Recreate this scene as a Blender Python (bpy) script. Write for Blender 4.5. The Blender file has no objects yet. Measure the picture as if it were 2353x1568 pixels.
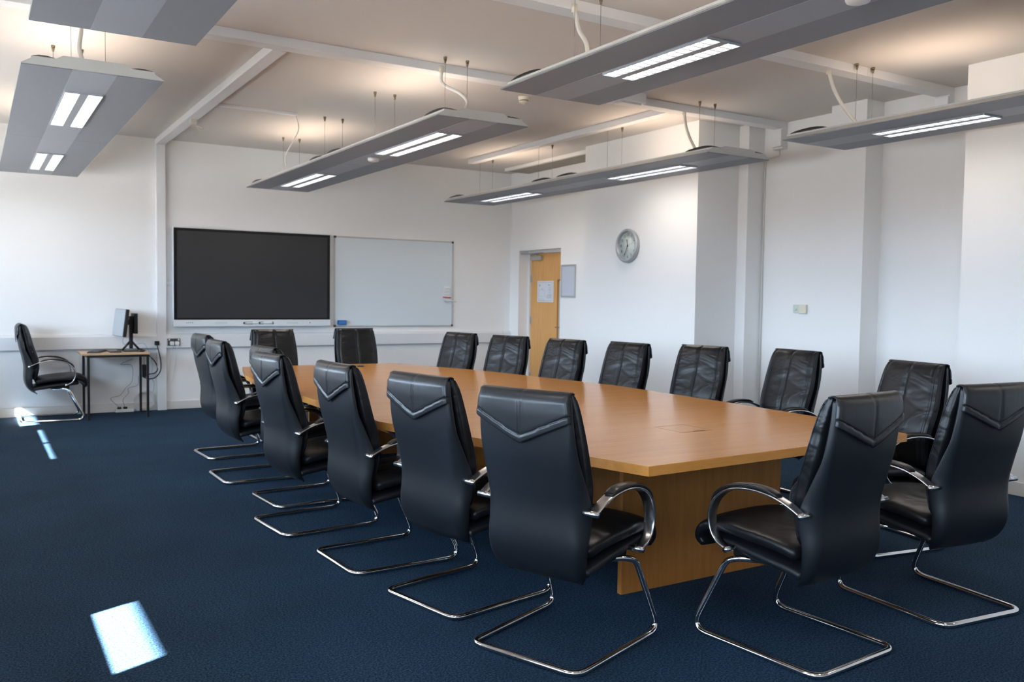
import bpy, bmesh, math, random
from mathutils import Vector, Matrix
random.seed(7)
S = bpy.context.scene
COL = S.collection
PI = math.pi

# ------------------------------------------------------------------ camera
W_PX, H_PX, F_PX = 2353, 1568, 2015.0
CAM_H = 1.386
yaw, pitch, roll = 0.5507651, 0.04888454, -0.01354889
fw = Vector((math.sin(yaw) * math.cos(pitch), math.cos(yaw) * math.cos(pitch), -math.sin(pitch)))
rt = Vector((math.cos(yaw), -math.sin(yaw), 0))
dn = fw.cross(rt)
rt2 = rt * math.cos(roll) + dn * math.sin(roll)
dn2 = -rt * math.sin(roll) + dn * math.cos(roll)
cam_d = bpy.data.cameras.new('camera')
cam = bpy.data.objects.new('camera', cam_d)
COL.objects.link(cam)
m = Matrix((rt2, -dn2, -fw)).transposed().to_4x4()
m.translation = Vector((0, 0, CAM_H))
cam.matrix_world = m
cam_d.sensor_width = 36
cam_d.lens = F_PX / W_PX * 36
cam_d.clip_start = 0.05
cam_d.dof.use_dof = True
cam_d.dof.focus_distance = 3.7
cam_d.dof.aperture_fstop = 4.5
S.camera = cam

# ------------------------------------------------------------------ view, world, sun, daylight
S.view_settings.view_transform = 'Standard'
S.view_settings.look = 'None'
S.view_settings.gamma = 1
S.view_settings.use_curve_mapping = False
S.view_settings.exposure = 0.70
SKY_STRENGTH = 15.0
SUN_ENERGY = 230.0
UPLIGHT_W = 2.7
DOWNLIGHT_W = 3.6
LAMP_EMIT = 4.0

w = bpy.data.worlds.new('world')
S.world = w
w.use_nodes = True
nt = w.node_tree
nt.nodes.clear()
tc = nt.nodes.new('ShaderNodeTexCoord')
sx = nt.nodes.new('ShaderNodeSeparateXYZ')
cr = nt.nodes.new('ShaderNodeValToRGB')
bg = nt.nodes.new('ShaderNodeBackground')
wo = nt.nodes.new('ShaderNodeOutputWorld')
mr = nt.nodes.new('ShaderNodeMapRange')
mr.inputs['From Min'].default_value = -1
nt.links.new(tc.outputs['Generated'], sx.inputs[0])
nt.links.new(sx.outputs['Z'], mr.inputs['Value'])
nt.links.new(mr.outputs[0], cr.inputs[0])
e = cr.color_ramp.elements
e[0].position = 0.0; e[0].color = (0.008, 0.009, 0.009, 1)
e[1].position = 1.0; e[1].color = (0.40, 0.60, 1.0, 1)
for p, c in ((0.48, (0.012, 0.014, 0.016, 1)), (0.5, (0.10, 0.13, 0.17, 1)), (0.52, (0.64, 0.80, 1.0, 1)), (0.7, (0.56, 0.77, 1.0, 1))):
    x = e.new(p); x.color = c
nt.links.new(cr.outputs[0], bg.inputs[0])
bg.inputs[1].default_value = SKY_STRENGTH
nt.links.new(bg.outputs[0], wo.inputs[0])

sun_d = bpy.data.lights.new('sun', 'SUN')
sun_d.energy = SUN_ENERGY
sun_d.angle = math.radians(0.6)
sun_d.color = (1.0, 0.96, 0.9)
sun = bpy.data.objects.new('sun', sun_d)
COL.objects.link(sun)
sun.rotation_euler = Vector((1, 0.46, -0.704)).to_track_quat('-Z', 'Y').to_euler()
sun.location = (-6, 0, 6)

# window openings in the left wall: (y0, y1, sill height)
WIN = [(-1.8, 0.4, 1.15), (0.7, 2.3, 1.15), (2.62, 3.45, 1.0), (4.2, 6.9, 1.15), (7.3, 9.2, 1.074), (9.5, 10.4, 0.98)]
HEAD = 2.5
for y0, y1, s in WIN:
    d = bpy.data.lights.new('daylight_portal', 'AREA')
    d.shape = 'RECTANGLE'
    d.size = HEAD - s
    d.size_y = y1 - y0
    d.cycles.is_portal = True
    o = bpy.data.objects.new('daylight_portal', d)
    COL.objects.link(o)
    o.location = (-1.24, (y0 + y1) / 2, (s + HEAD) / 2)
    o.rotation_euler = (0, -PI / 2, 0)


# ------------------------------------------------------------------ materials
def mat(name, col=(0.8, 0.8, 0.8), rough=0.5, metal=0.0, spec=0.5, coat=0.0, coat_rough=0.1, emit=None, estr=0.0):
    m = bpy.data.materials.new(name)
    m.use_nodes = True
    b = m.node_tree.nodes['Principled BSDF']
    b.inputs['Base Color'].default_value = (*col, 1)
    b.inputs['Roughness'].default_value = rough
    b.inputs['Metallic'].default_value = metal
    b.inputs['Specular IOR Level'].default_value = spec
    b.inputs['Coat Weight'].default_value = coat
    b.inputs['Coat Roughness'].default_value = coat_rough
    if emit:
        b.inputs['Emission Color'].default_value = (*emit, 1)
        b.inputs['Emission Strength'].default_value = estr
    return m


def N(m, t, **kw):
    n = m.node_tree.nodes.new(t)
    for k, v in kw.items():
        if k in n.inputs:
            n.inputs[k].default_value = v
        else:
            setattr(n, k, v)
    return n


def L(m, a, b):
    m.node_tree.links.new(a, b)


def add_bump(m, scale, strength, dist=0.002, detail=3, coords='Object', stretch=None, src=None):
    b = m.node_tree.nodes['Principled BSDF']
    tcn = N(m, 'ShaderNodeTexCoord')
    mp = N(m, 'ShaderNodeMapping')
    if stretch:
        mp.inputs['Scale'].default_value = stretch
    L(m, tcn.outputs[coords], mp.inputs[0])
    n = N(m, 'ShaderNodeTexNoise', Scale=scale, Detail=detail)
    L(m, mp.outputs[0], n.inputs['Vector'])
    bp = N(m, 'ShaderNodeBump', Strength=strength, Distance=dist)
    L(m, n.outputs['Fac'], bp.inputs['Height'])
    if src:
        L(m, src.outputs[0], bp.inputs['Normal'])
    L(m, bp.outputs[0], b.inputs['Normal'])
    return bp, n, mp


def mix_noise(m, c1, c2, scale, lo=0.4, hi=0.6, detail=4, coords='Object', stretch=None):
    b = m.node_tree.nodes['Principled BSDF']
    tcn = N(m, 'ShaderNodeTexCoord')
    mp = N(m, 'ShaderNodeMapping')
    if stretch:
        mp.inputs['Scale'].default_value = stretch
    L(m, tcn.outputs[coords], mp.inputs[0])
    n = N(m, 'ShaderNodeTexNoise', Scale=scale, Detail=detail)
    L(m, mp.outputs[0], n.inputs['Vector'])
    r = N(m, 'ShaderNodeValToRGB')
    r.color_ramp.elements[0].position = lo
    r.color_ramp.elements[0].color = (*c1, 1)
    r.color_ramp.elements[1].position = hi
    r.color_ramp.elements[1].color = (*c2, 1)
    L(m, n.outputs['Fac'], r.inputs[0])
    L(m, r.outputs[0], b.inputs['Base Color'])
    return r


M = {}
M['wall'] = mat('painted_wall', (0.87, 0.87, 0.86), 0.75, spec=0.25)
add_bump(M['wall'], 90, 0.08, 0.001)
M['ceiling'] = mat('painted_ceiling', (0.68, 0.65, 0.62), 0.85, spec=0.2)
add_bump(M['ceiling'], 40, 0.1, 0.001)
M['trim'] = mat('white_trim', (0.80, 0.795, 0.78), 0.4, spec=0.4)
M['skirting'] = mat('skirting_paint', (0.74, 0.72, 0.68), 0.45, spec=0.4)
M['trunk'] = mat('trunking_plastic', (0.78, 0.79, 0.80), 0.4, spec=0.45)
M['exterior'] = mat('exterior_concrete', (0.045, 0.045, 0.045), 0.9)

# carpet: blue flecked loop pile
m = M['carpet'] = mat('blue_carpet', (0.03, 0.06, 0.1), 0.95, spec=0.1)
b = m.node_tree.nodes['Principled BSDF']
tcn = N(m, 'ShaderNodeTexCoord')
n1 = N(m, 'ShaderNodeTexNoise', Scale=120.0, Detail=5.0)
n1.inputs['Roughness'].default_value = 0.75
n2 = N(m, 'ShaderNodeTexNoise', Scale=1.3, Detail=2.0)
L(m, tcn.outputs['Object'], n1.inputs['Vector'])
L(m, tcn.outputs['Object'], n2.inputs['Vector'])
r1 = N(m, 'ShaderNodeValToRGB')
r1.color_ramp.elements[0].position = 0.40
r1.color_ramp.elements[0].color = (0.002, 0.013, 0.040, 1)
r1.color_ramp.elements[1].position = 0.62
r1.color_ramp.elements[1].color = (0.038, 0.080, 0.128, 1)
L(m, n1.outputs['Fac'], r1.inputs[0])
r2 = N(m, 'ShaderNodeValToRGB')
r2.color_ramp.elements[0].position = 0.3
r2.color_ramp.elements[0].color = (0.85, 0.85, 0.85, 1)
r2.color_ramp.elements[1].position = 0.7
r2.color_ramp.elements[1].color = (1.1, 1.1, 1.1, 1)
L(m, n2.outputs['Fac'], r2.inputs[0])
mx = N(m, 'ShaderNodeMix', data_type='RGBA', blend_type='MULTIPLY')
mx.inputs[0].default_value = 1.0
L(m, r1.outputs[0], mx.inputs[6])
L(m, r2.outputs[0], mx.inputs[7])
L(m, mx.outputs[2], b.inputs['Base Color'])
bp = N(m, 'ShaderNodeBump', Strength=0.6, Distance=0.004)
L(m, n1.outputs['Fac'], bp.inputs['Height'])
L(m, bp.outputs[0], b.inputs['Normal'])


def wood(name, c1, c2, c3, rough, coat, axis='X', scale=1.0, spec=0.5):
    m = mat(name, c1, rough, coat=coat, coat_rough=0.12, spec=spec)
    b = m.node_tree.nodes['Principled BSDF']
    tcn = N(m, 'ShaderNodeTexCoord')
    mp = N(m, 'ShaderNodeMapping')
    st = {'X': (0.6, 9, 9), 'Y': (9, 0.6, 9), 'Z': (9, 9, 0.6)}[axis]
    mp.inputs['Scale'].default_value = [s * scale for s in st]
    L(m, tcn.outputs['Object'], mp.inputs[0])
    n = N(m, 'ShaderNodeTexNoise', Scale=2.2, Detail=6.0)
    n.inputs['Roughness'].default_value = 0.6
    L(m, mp.outputs[0], n.inputs['Vector'])
    r = N(m, 'ShaderNodeValToRGB')
    el = r.color_ramp.elements
    el[0].position = 0.30; el[0].color = (*c1, 1)
    el[1].position = 0.72; el[1].color = (*c3, 1)
    x = el.new(0.5); x.color = (*c2, 1)
    L(m, n.outputs['Fac'], r.inputs[0])
    n3 = N(m, 'ShaderNodeTexNoise', Scale=14.0, Detail=4.0)
    L(m, mp.outputs[0], n3.inputs['Vector'])
    r3 = N(m, 'ShaderNodeValToRGB')
    r3.color_ramp.elements[0].position = 0.33
    r3.color_ramp.elements[0].color = (0.93, 0.91, 0.88, 1)
    r3.color_ramp.elements[1].position = 0.5
    r3.color_ramp.elements[1].color = (1, 1, 1, 1)
    L(m, n3.outputs['Fac'], r3.inputs[0])
    mx = N(m, 'ShaderNodeMix', data_type='RGBA', blend_type='MULTIPLY')
    mx.inputs[0].default_value = 1.0
    L(m, r.outputs[0], mx.inputs[6])
    L(m, r3.outputs[0], mx.inputs[7])
    L(m, mx.outputs[2], b.inputs['Base Color'])
    return m


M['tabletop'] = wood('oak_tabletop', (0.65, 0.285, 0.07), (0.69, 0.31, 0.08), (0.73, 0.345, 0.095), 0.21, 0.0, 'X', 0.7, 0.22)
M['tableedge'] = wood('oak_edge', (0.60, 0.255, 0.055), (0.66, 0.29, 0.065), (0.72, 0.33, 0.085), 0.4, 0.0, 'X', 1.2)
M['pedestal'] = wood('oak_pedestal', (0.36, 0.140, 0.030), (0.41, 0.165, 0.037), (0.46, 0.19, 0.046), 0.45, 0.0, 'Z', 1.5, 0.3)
M['doorwood'] = wood('oak_door', (0.66, 0.33, 0.10), (0.72, 0.38, 0.125), (0.78, 0.43, 0.16), 0.45, 0.0, 'Z', 1.6)
M['deskwood'] = wood('beech_desk', (0.52, 0.33, 0.19), (0.58, 0.38, 0.22), (0.62, 0.42, 0.26), 0.4, 0.0, 'X', 1.0)

M['shell'] = mat('smooth_black_leather', (0.009, 0.011, 0.015), 0.42, spec=0.45)
add_bump(M['shell'], 500, 0.12, 0.0006)
m = M['leather'] = mat('creased_black_leather', (0.007, 0.008, 0.010), 0.34, spec=0.36)
bp1, nz_, _ = add_bump(m, 5, 0.42, 0.03, detail=2.0, stretch=(0.8, 1.0, 1.9))
nz_.inputs['Distortion'].default_value = 0.9
add_bump(m, 380, 0.12, 0.0006, src=bp1)
M['flap'] = mat('stitched_black_leather', (0.013, 0.015, 0.018), 0.35, spec=0.5)
bp1, _, _ = add_bump(M['flap'], 14, 0.3, 0.006, detail=2)
add_bump(M['flap'], 450, 0.15, 0.0006, src=bp1)
M['stitch'] = mat('black_thread', (0.03, 0.032, 0.036), 0.5)
M['chrome'] = mat('chrome_tube', (0.72, 0.71, 0.70), 0.09, metal=1.0)
M['alu'] = mat('polished_aluminium', (0.62, 0.62, 0.63), 0.24, metal=1.0)
M['pad'] = mat('black_arm_pad', (0.014, 0.014, 0.015), 0.3)
M['blackplastic'] = mat('black_plastic', (0.012, 0.012, 0.013), 0.4)
M['darksteel'] = mat('black_steel', (0.01, 0.01, 0.012), 0.4)
M['whiteplastic'] = mat('white_plastic', (0.78, 0.78, 0.76), 0.35)
M['cream'] = mat('cream_plastic', (0.72, 0.68, 0.55), 0.4)
M['greenish'] = mat('pale_green_plastic', (0.58, 0.66, 0.58), 0.4)
M['panel'] = mat('grey_perforated_metal', (0.22, 0.235, 0.26), 0.5, spec=0.4)
M['panelmid'] = mat('light_grey_metal', (0.31, 0.335, 0.37), 0.45, spec=0.4)
M['panelside'] = mat('grey_white_metal', (0.55, 0.56, 0.54), 0.45)
M['lamp'] = mat('fluorescent_lamp', (1, 1, 1), 0.5, emit=(1.0, 0.95, 0.90), estr=LAMP_EMIT)
M['louvre'] = mat('bright_louvre', (0.55, 0.57, 0.60), 0.3, metal=0.4)
M['wire'] = mat('steel_wire', (0.25, 0.24, 0.22), 0.4, metal=0.7)
M['grip'] = mat('brass_grip', (0.22, 0.19, 0.13), 0.4, metal=0.6)
M['conduit'] = mat('white_conduit', (0.75, 0.73, 0.67), 0.5)
M['screen'] = mat('dark_display_glass', (0.032, 0.032, 0.034), 0.42, spec=0.35)
M['bezel'] = mat('black_bezel', (0.003, 0.004, 0.005), 0.35, spec=0.3)
M['displayframe'] = mat('display_white', (0.72, 0.75, 0.77), 0.35)
M['whiteboard'] = mat('whiteboard_enamel', (0.70, 0.765, 0.80), 0.22, spec=0.5)
M['boardframe'] = mat('anodised_frame', (0.50, 0.51, 0.50), 0.35, metal=0.5)
M['blue'] = mat('blue_felt', (0.01, 0.11, 0.40), 0.7)
M['red'] = mat('red_marker', (0.65, 0.08, 0.05), 0.4)
M['dark'] = mat('dark_grey', (0.05, 0.05, 0.055), 0.5)
M['paper'] = mat('white_paper', (0.72, 0.75, 0.80), 0.7)
M['ink'] = mat('grey_ink', (0.28, 0.30, 0.34), 0.7)
M['posterblue'] = mat('pale_blue_insert', (0.56, 0.61, 0.70), 0.5)
M['clockface'] = mat('clock_face', (0.64, 0.69, 0.66), 0.5)
M['clockrim'] = mat('clock_rim_silver', (0.40, 0.43, 0.45), 0.35, metal=0.3)
M['clockink'] = mat('clock_black', (0.03, 0.045, 0.04), 0.5)
M['ventgrey'] = mat('taupe_vent', (0.30, 0.28, 0.235), 0.7)
M['screen_reflection'] = mat('display_painted_reflection', (0.35, 0.39, 0.42), 0.3)  # pale grey base stands in for the bright reflection on the monitor
M['greycable'] = mat('grey_cable', (0.30, 0.33, 0.36), 0.5)
M['bluecable'] = mat('pale_blue_cable', (0.35, 0.52, 0.66), 0.5)
M['socket'] = mat('dark_nickel_plate', (0.10, 0.11, 0.12), 0.35, metal=0.5)
g = M['glass'] = bpy.data.materials.new('window_glass')
g.use_nodes = True
g.node_tree.nodes.clear()
tr = g.node_tree.nodes.new('ShaderNodeBsdfTransparent')
gl = g.node_tree.nodes.new('ShaderNodeBsdfGlossy')
gl.inputs['Roughness'].default_value = 0.02
ms = g.node_tree.nodes.new('ShaderNodeMixShader')
ms.inputs[0].default_value = 0.07
oo = g.node_tree.nodes.new('ShaderNodeOutputMaterial')
g.node_tree.links.new(tr.outputs[0], ms.inputs[1])
g.node_tree.links.new(gl.outputs[0], ms.inputs[2])
g.node_tree.links.new(ms.outputs[0], oo.inputs[0])
M['doorglass'] = mat('door_glass', (0.55, 0.62, 0.66), 0.1)


# ------------------------------------------------------------------ mesh helpers
def obj(name, bm, material, parent=None, smooth=False, mods=()):
    me = bpy.data.meshes.new(name)
    bmesh.ops.recalc_face_normals(bm, faces=bm.faces)
    bm.to_mesh(me)
    bm.free()
    mats = material if isinstance(material, (list, tuple)) else [material]
    for q in mats:
        me.materials.append(M[q] if isinstance(q, str) else q)
    if smooth:
        for p in me.polygons:
            p.use_smooth = True
    o = bpy.data.objects.new(name, me)
    COL.objects.link(o)
    if parent is not None:
        o.parent = parent
    return o


def thing(name, label, cat, loc=(0, 0, 0), rz=0, group=None):
    o = bpy.data.objects.new(name, None)
    o.empty_display_size = 0.1
    COL.objects.link(o)
    o.location = loc
    o.rotation_euler = (0, 0, rz)
    return tag(o, label, cat, group)


def tag(o, label, cat, group=None):
    o['label'] = label
    o['category'] = cat
    if group:
        o['group'] = group
    return o


def struct(name, bm, m, parent=None, smooth=False):
    o = obj(name, bm, m, parent, smooth)
    if parent is None:
        o['kind'] = 'structure'
    return o


def bx(bm, x0, x1, y0, y1, z0, z1, bev=0.0, mi=0, seg=2):
    r = bmesh.ops.create_cube(bm, size=1)
    vs = r['verts']
    for v in vs:
        v.co = Vector(((x0 + x1) / 2 + v.co.x * (x1 - x0), (y0 + y1) / 2 + v.co.y * (y1 - y0), (z0 + z1) / 2 + v.co.z * (z1 - z0)))
    fs = {f for v in vs for f in v.link_faces}
    for f in fs:
        f.material_index = mi
    if bev > 0:
        es = list({ed for v in vs for ed in v.link_edges})
        r2 = bmesh.ops.bevel(bm, geom=es, offset=bev, segments=seg, profile=0.5, affect='EDGES')
        for f in r2['faces']:
            f.material_index = mi
    return bm


def box(*a, **k):
    return bx(bmesh.new(), *a, **k)


def loft(bm, rings, closed=True, caps=True, mi=0):
    vr = [[bm.verts.new(p) for p in r] for r in rings]
    n = len(vr[0])
    for i in range(len(vr) - 1):
        for j in range(n if closed else n - 1):
            k = (j + 1) % n
            f = bm.faces.new((vr[i][j], vr[i][k], vr[i + 1][k], vr[i + 1][j]))
            f.material_index = mi
            f.smooth = True
    if caps and closed:
        for r in (vr[0][::-1], vr[-1]):
            f = bm.faces.new(r)
            f.material_index = mi
            f.smooth = True
    return vr


def frames(pts, closed=False):
    """parallel-transport frames along a polyline"""
    n = len(pts)
    T = []
    for i in range(n):
        a = pts[(i - 1) % n] if (closed or i > 0) else pts[0]
        c = pts[(i + 1) % n] if (closed or i < n - 1) else pts[-1]
        T.append((c - a).normalized())
    up = Vector((0, 0, 1)) if abs(T[0].z) < 0.9 else Vector((1, 0, 0))
    u = T[0].cross(up).normalized()
    out = []
    for t in T:
        u = (u - t * u.dot(t))
        u = u.normalized() if u.length > 1e-6 else t.orthogonal().normalized()
        out.append((t, u, t.cross(u).normalized()))
    return out


def tube(bm, pts, r, seg=10, caps=True, mi=0, closed=False):
    pts = [Vector(p) for p in pts]
    rings = []
    for i, (t, u, v) in enumerate(frames(pts, closed)):
        rr = r[i] if isinstance(r, (list, tuple)) else r
        rings.append([pts[i] + (u * math.cos(2 * PI * k / seg) + v * math.sin(2 * PI * k / seg)) * rr for k in range(seg)])
    if closed:
        rings.append(rings[0])
        caps = False
    loft(bm, rings, True, caps, mi)
    return bm


def fillet(pts, rad, seg=7):
    pts = [Vector(p) for p in pts]
    out = [pts[0]]
    for i in range(1, len(pts) - 1):
        p, a, c = pts[i], pts[i - 1], pts[i + 1]
        r = rad[i - 1] if isinstance(rad, (list, tuple)) else rad
        d1, d2 = (a - p), (c - p)
        l = min(r, d1.length * 0.49, d2.length * 0.49)
        s, e = p + d1.normalized() * l, p + d2.normalized() * l
        for k in range(seg + 1):
            t = k / seg
            out.append(s * (1 - t) ** 2 + p * 2 * t * (1 - t) + e * t * t)
    out.append(pts[-1])
    return out


def catmull(pts, n=6):
    pts = [Vector(p) for p in pts]
    P = [pts[0] * 2 - pts[1]] + pts + [pts[-1] * 2 - pts[-2]]
    out = []
    for i in range(1, len(P) - 2):
        for k in range(n):
            t = k / n
            a, b_, c, d = P[i - 1], P[i], P[i + 1], P[i + 2]
            out.append(0.5 * ((2 * b_) + (c - a) * t + (2 * a - 5 * b_ + 4 * c - d) * t * t + (3 * b_ - a - 3 * c + d) * t ** 3))
    out.append(pts[-1])
    return out


def lerp_tab(tab, x):
    if x <= tab[0][0]:
        return tab[0][1]
    for (a, va), (b_, vb) in zip(tab, tab[1:]):
        if x <= b_:
            t = (x - a) / (b_ - a)
            return va + (vb - va) * t
    return tab[-1][1]


def smooth_tab(tab, x):
    """monotone-ish cubic through table"""
    n = len(tab)
    if x <= tab[0][0]:
        return tab[0][1]
    if x >= tab[-1][0]:
        return tab[-1][1]
    for i in range(n - 1):
        if x <= tab[i + 1][0]:
            x0, y0 = tab[i]
            x1, y1 = tab[i + 1]
            h = x1 - x0
            m0 = (y1 - tab[i - 1][1]) / (x1 - tab[i - 1][0]) if i > 0 else (y1 - y0) / h
            m1 = (tab[i + 2][1] - y0) / (tab[i + 2][0] - x0) if i < n - 2 else (y1 - y0) / h
            t = (x - x0) / h
            return (2 * t**3 - 3 * t**2 + 1) * y0 + (t**3 - 2 * t**2 + t) * h * m0 + (-2 * t**3 + 3 * t**2) * y1 + (t**3 - t**2) * h * m1
    return tab[-1][1]


def superel(hw, ht, n=3.5, seg=28):
    out = []
    for k in range(seg):
        a = 2 * PI * k / seg
        c, s = math.cos(a), math.sin(a)
        out.append((math.copysign(abs(c) ** (2 / n), c) * hw, math.copysign(abs(s) ** (2 / n), s) * ht))
    return out


def dup(root, parent=None):
    c = root.copy()
    COL.objects.link(c)
    if parent is not None:
        c.parent = parent
    for ch in list(root.children):
        dup(ch, c)
    return c


def prism(bm, poly, z0, z1, mi=0):
    a = [bm.verts.new((x, y, z0)) for x, y in poly]
    b_ = [bm.verts.new((x, y, z1)) for x, y in poly]
    n = len(poly)
    fs = [bm.faces.new(a[::-1]), bm.faces.new(b_)]
    for i in range(n):
        fs.append(bm.faces.new((a[i], a[(i + 1) % n], b_[(i + 1) % n], b_[i])))
    for f in fs:
        f.material_index = mi
    return fs


def cyl(bm, c, r, h, axis='Z', seg=24, mi=0, r2=None):
    c = Vector(c)
    ax = {'X': (Vector((0, 1, 0)), Vector((0, 0, 1)), Vector((1, 0, 0))),
          'Y': (Vector((0, 0, 1)), Vector((1, 0, 0)), Vector((0, 1, 0))),
          'Z': (Vector((1, 0, 0)), Vector((0, 1, 0)), Vector((0, 0, 1)))}[axis]
    r2 = r if r2 is None else r2
    rings = []
    for rr, hh in ((r, 0), (r2, h)):
        rings.append([c + ax[2] * hh + (ax[0] * math.cos(2 * PI * k / seg) + ax[1] * math.sin(2 * PI * k / seg)) * rr for k in range(seg)])
    vr = loft(bm, rings, True, True, mi)
    return vr


def lathe(bm, c, prof, axis='Z', seg=32, mi=0):
    """prof: list of (radius, height along axis)"""
    c = Vector(c)
    ax = {'X': (Vector((0, 1, 0)), Vector((0, 0, 1)), Vector((1, 0, 0))),
          'Z': (Vector((1, 0, 0)), Vector((0, 1, 0)), Vector((0, 0, 1)))}[axis]
    rings = [[c + ax[2] * h + (ax[0] * math.cos(2 * PI * k / seg) + ax[1] * math.sin(2 * PI * k / seg)) * r for k in range(seg)] for r, h in prof]
    loft(bm, rings, True, True, mi)
    return bm


def text_into(bm, s, size, mtx, mi=0):
    cu = bpy.data.curves.new('t', 'FONT')
    cu.body = s
    cu.size = size
    cu.align_x = 'CENTER'
    cu.align_y = 'CENTER'
    o = bpy.data.objects.new('t', cu)
    COL.objects.link(o)
    dg = bpy.context.evaluated_depsgraph_get()
    me = bpy.data.meshes.new_from_object(o.evaluated_get(dg))
    me.transform(mtx)
    n0 = len(bm.faces)
    bm.from_mesh(me)
    bm.faces.ensure_lookup_table()
    for f in bm.faces[n0:]:
        f.material_index = mi
    bpy.data.objects.remove(o)
    bpy.data.meshes.remove(me)
    bpy.data.curves.remove(cu)


# ------------------------------------------------------------------ room shell
YB, YF, XL, ZC = 11.055, -2.2, -1.0, 3.2
XD = 6.745      # wall with the door
XC, YC0, YC1 = 6.24, 6.62, 8.543      # projecting block with the clock
XR = 7.04       # recessed wall
struct('floor', box(XL - 0.25, 7.3, YF - 0.2, YB + 0.2, -0.1, 0), 'carpet')
struct('ceiling', box(XL - 0.25, 7.3, YF - 0.2, YB + 0.2, ZC, ZC + 0.15), 'ceiling')
struct('wall_back', box(XL - 0.25, 7.3, YB, YB + 0.2, 0, ZC), 'wall')
struct('wall_front', box(XL - 0.25, 7.3, YF - 0.2, YF, 0, ZC), 'wall')
bm = bmesh.new()
prev = YF
for y0, y1, s in WIN:
    bx(bm, XL - 0.25, XL, prev, y0, 0, ZC)
    bx(bm, XL - 0.25, XL, y0, y1, 0, s)
    bx(bm, XL - 0.25, XL, y0, y1, HEAD, ZC)
    prev = y1
bx(bm, XL - 0.25, XL, prev, YB, 0, ZC)
struct('wall_left', bm, 'wall')
bm = bmesh.new()
DY0, DY1, DZ = 9.757, 10.818, 2.07
bx(bm, XD, 7.3, DY1, YB, 0, ZC)
bx(bm, XD, 7.3, YC1, DY0, 0, ZC)
bx(bm, XD, 7.3, DY0, DY1, DZ, ZC)
bx(bm, XC, 7.3, YC0, YC1, 0, ZC)
bx(bm, 6.81, 7.3, 6.49, YC0, 0, ZC)
bx(bm, XR, 7.3, 3.953, 6.49, 0, ZC)
bx(bm, 6.80, XR, 5.087, 5.465, 0, ZC)
bx(bm, 6.459, 7.3, YF, 3.953, 0, ZC)
struct('wall_right', bm, 'wall')
# skirting boards
bm = bmesh.new()
bx(bm, XL, 1.838, YB - 0.016, YB, 0, 0.1, 0.004)
bx(bm, 1.946, XD, YB - 0.016, YB, 0, 0.1, 0.004)
struct('baseboard_back', bm, 'skirting')
bm = bmesh.new()
for (xa, ya), (xb, yb) in [((XD, DY1), (XD, YB)), ((XD, YC1), (XD, DY0)), ((XC, YC0), (XC, YC1)), ((XC, YC0), (6.81, YC0)),
                           ((6.81, 6.49), (6.81, YC0)), ((6.81, 6.49), (XR, 6.49)), ((XR, 5.465), (XR, 6.49)), ((6.80, 5.087), (6.80, 5.465)),
                           ((6.80, 5.087), (XR, 5.087)), ((XR, 3.953), (XR, 5.087)), ((6.459, YF), (6.459, 3.953))]:
    if xa == xb:
        bx(bm, xa - 0.016, xa, ya, yb, 0, 0.1, 0.004)
    else:
        bx(bm, xa - 0.016, xb, ya - 0.016, ya, 0, 0.1, 0.004)
struct('baseboard_right', bm, 'skirting')
struct('baseboard_left', box(XL, XL + 0.016, YF, YB, 0, 0.1, bev=0.004), 'skirting')
# windows
for i, (y0, y1, s) in enumerate(WIN):
    bm = bmesh.new()
    f = 0.05
    xa, xb = XL - 0.20, XL - 0.14
    bx(bm, xa, xb, y0, y0 + f, s, HEAD)
    bx(bm, xa, xb, y1 - f, y1, s, HEAD)
    bx(bm, xa, xb, y0 + f, y1 - f, s, s + f)
    bx(bm, xa, xb, y0 + f, y1 - f, HEAD - f, HEAD)
    k = max(1, round((y1 - y0) / 1.0))
    for q in range(1, k):
        yy = y0 + (y1 - y0) * q / k
        bx(bm, xa, xb, yy - f / 2, yy + f / 2, s + f, HEAD - f)
    wf = struct('window_%d' % (i + 1), bm, 'trim')
    obj('pane', box(xa + 0.027, xa + 0.033, y0 + f, y1 - f, s + f, HEAD - f), 'glass', wf)
bm = box(-3.1, XL - 0.25, YF, 6.0, 2.59, 2.72)  # unseen slab added outside to cut the sun down to narrow floor patches
bx(bm, -3.14, XL - 0.25, 6.0, YB + 0.2, 2.59, 2.72)
struct('added_sun_blocker', bm, 'exterior')
struct('exterior_ground', box(-30, XL - 0.3, -20, 30, -0.6, -0.5), 'exterior')

# door
dr = thing('door_1', 'oak veneer door in white frame', 'door', (6.93, 9.80, 0))
del dr['label'], dr['category']
dr['kind'] = 'structure'
bm = bmesh.new()   # leaf with a slot for the vision panel
LY = 0.97
bx(bm, 0, 0.045, 0, 0.125, 0.005, 2.03)
bx(bm, 0, 0.045, 0.275, LY, 0.005, 2.03)
bx(bm, 0, 0.045, 0.125, 0.275, 0.005, 0.45)
bx(bm, 0, 0.045, 0.125, 0.275, 1.64, 2.03)
leaf = obj('door_leaf', bm, 'doorwood', dr)
bm = bmesh.new()
bx(bm, -0.006, 0.0, 0.275, 0.29, 0.435, 1.655, mi=0)
bx(bm, -0.006, 0.0, 0.11, 0.125, 0.435, 1.655)
bx(bm, -0.006, 0.0, 0.125, 0.275, 1.64, 1.655)
bx(bm, -0.006, 0.0, 0.125, 0.275, 0.435, 0.45)
obj('glazing_bead', bm, 'pedestal', leaf)
obj('vision_panel', box(0.018, 0.026, 0.125, 0.275, 0.45, 1.64), 'doorglass', leaf)
bm = bmesh.new()
cyl(bm, (-0.012, 0.06, 0.99), 0.026, 0.012, 'X', 20)
tube(bm, fillet([(-0.012, 0.06, 0.99), (-0.055, 0.06, 0.99), (-0.055, 0.25, 0.99)], 0.02), 0.009)
obj('door_handle', bm, 'alu', leaf)
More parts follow.
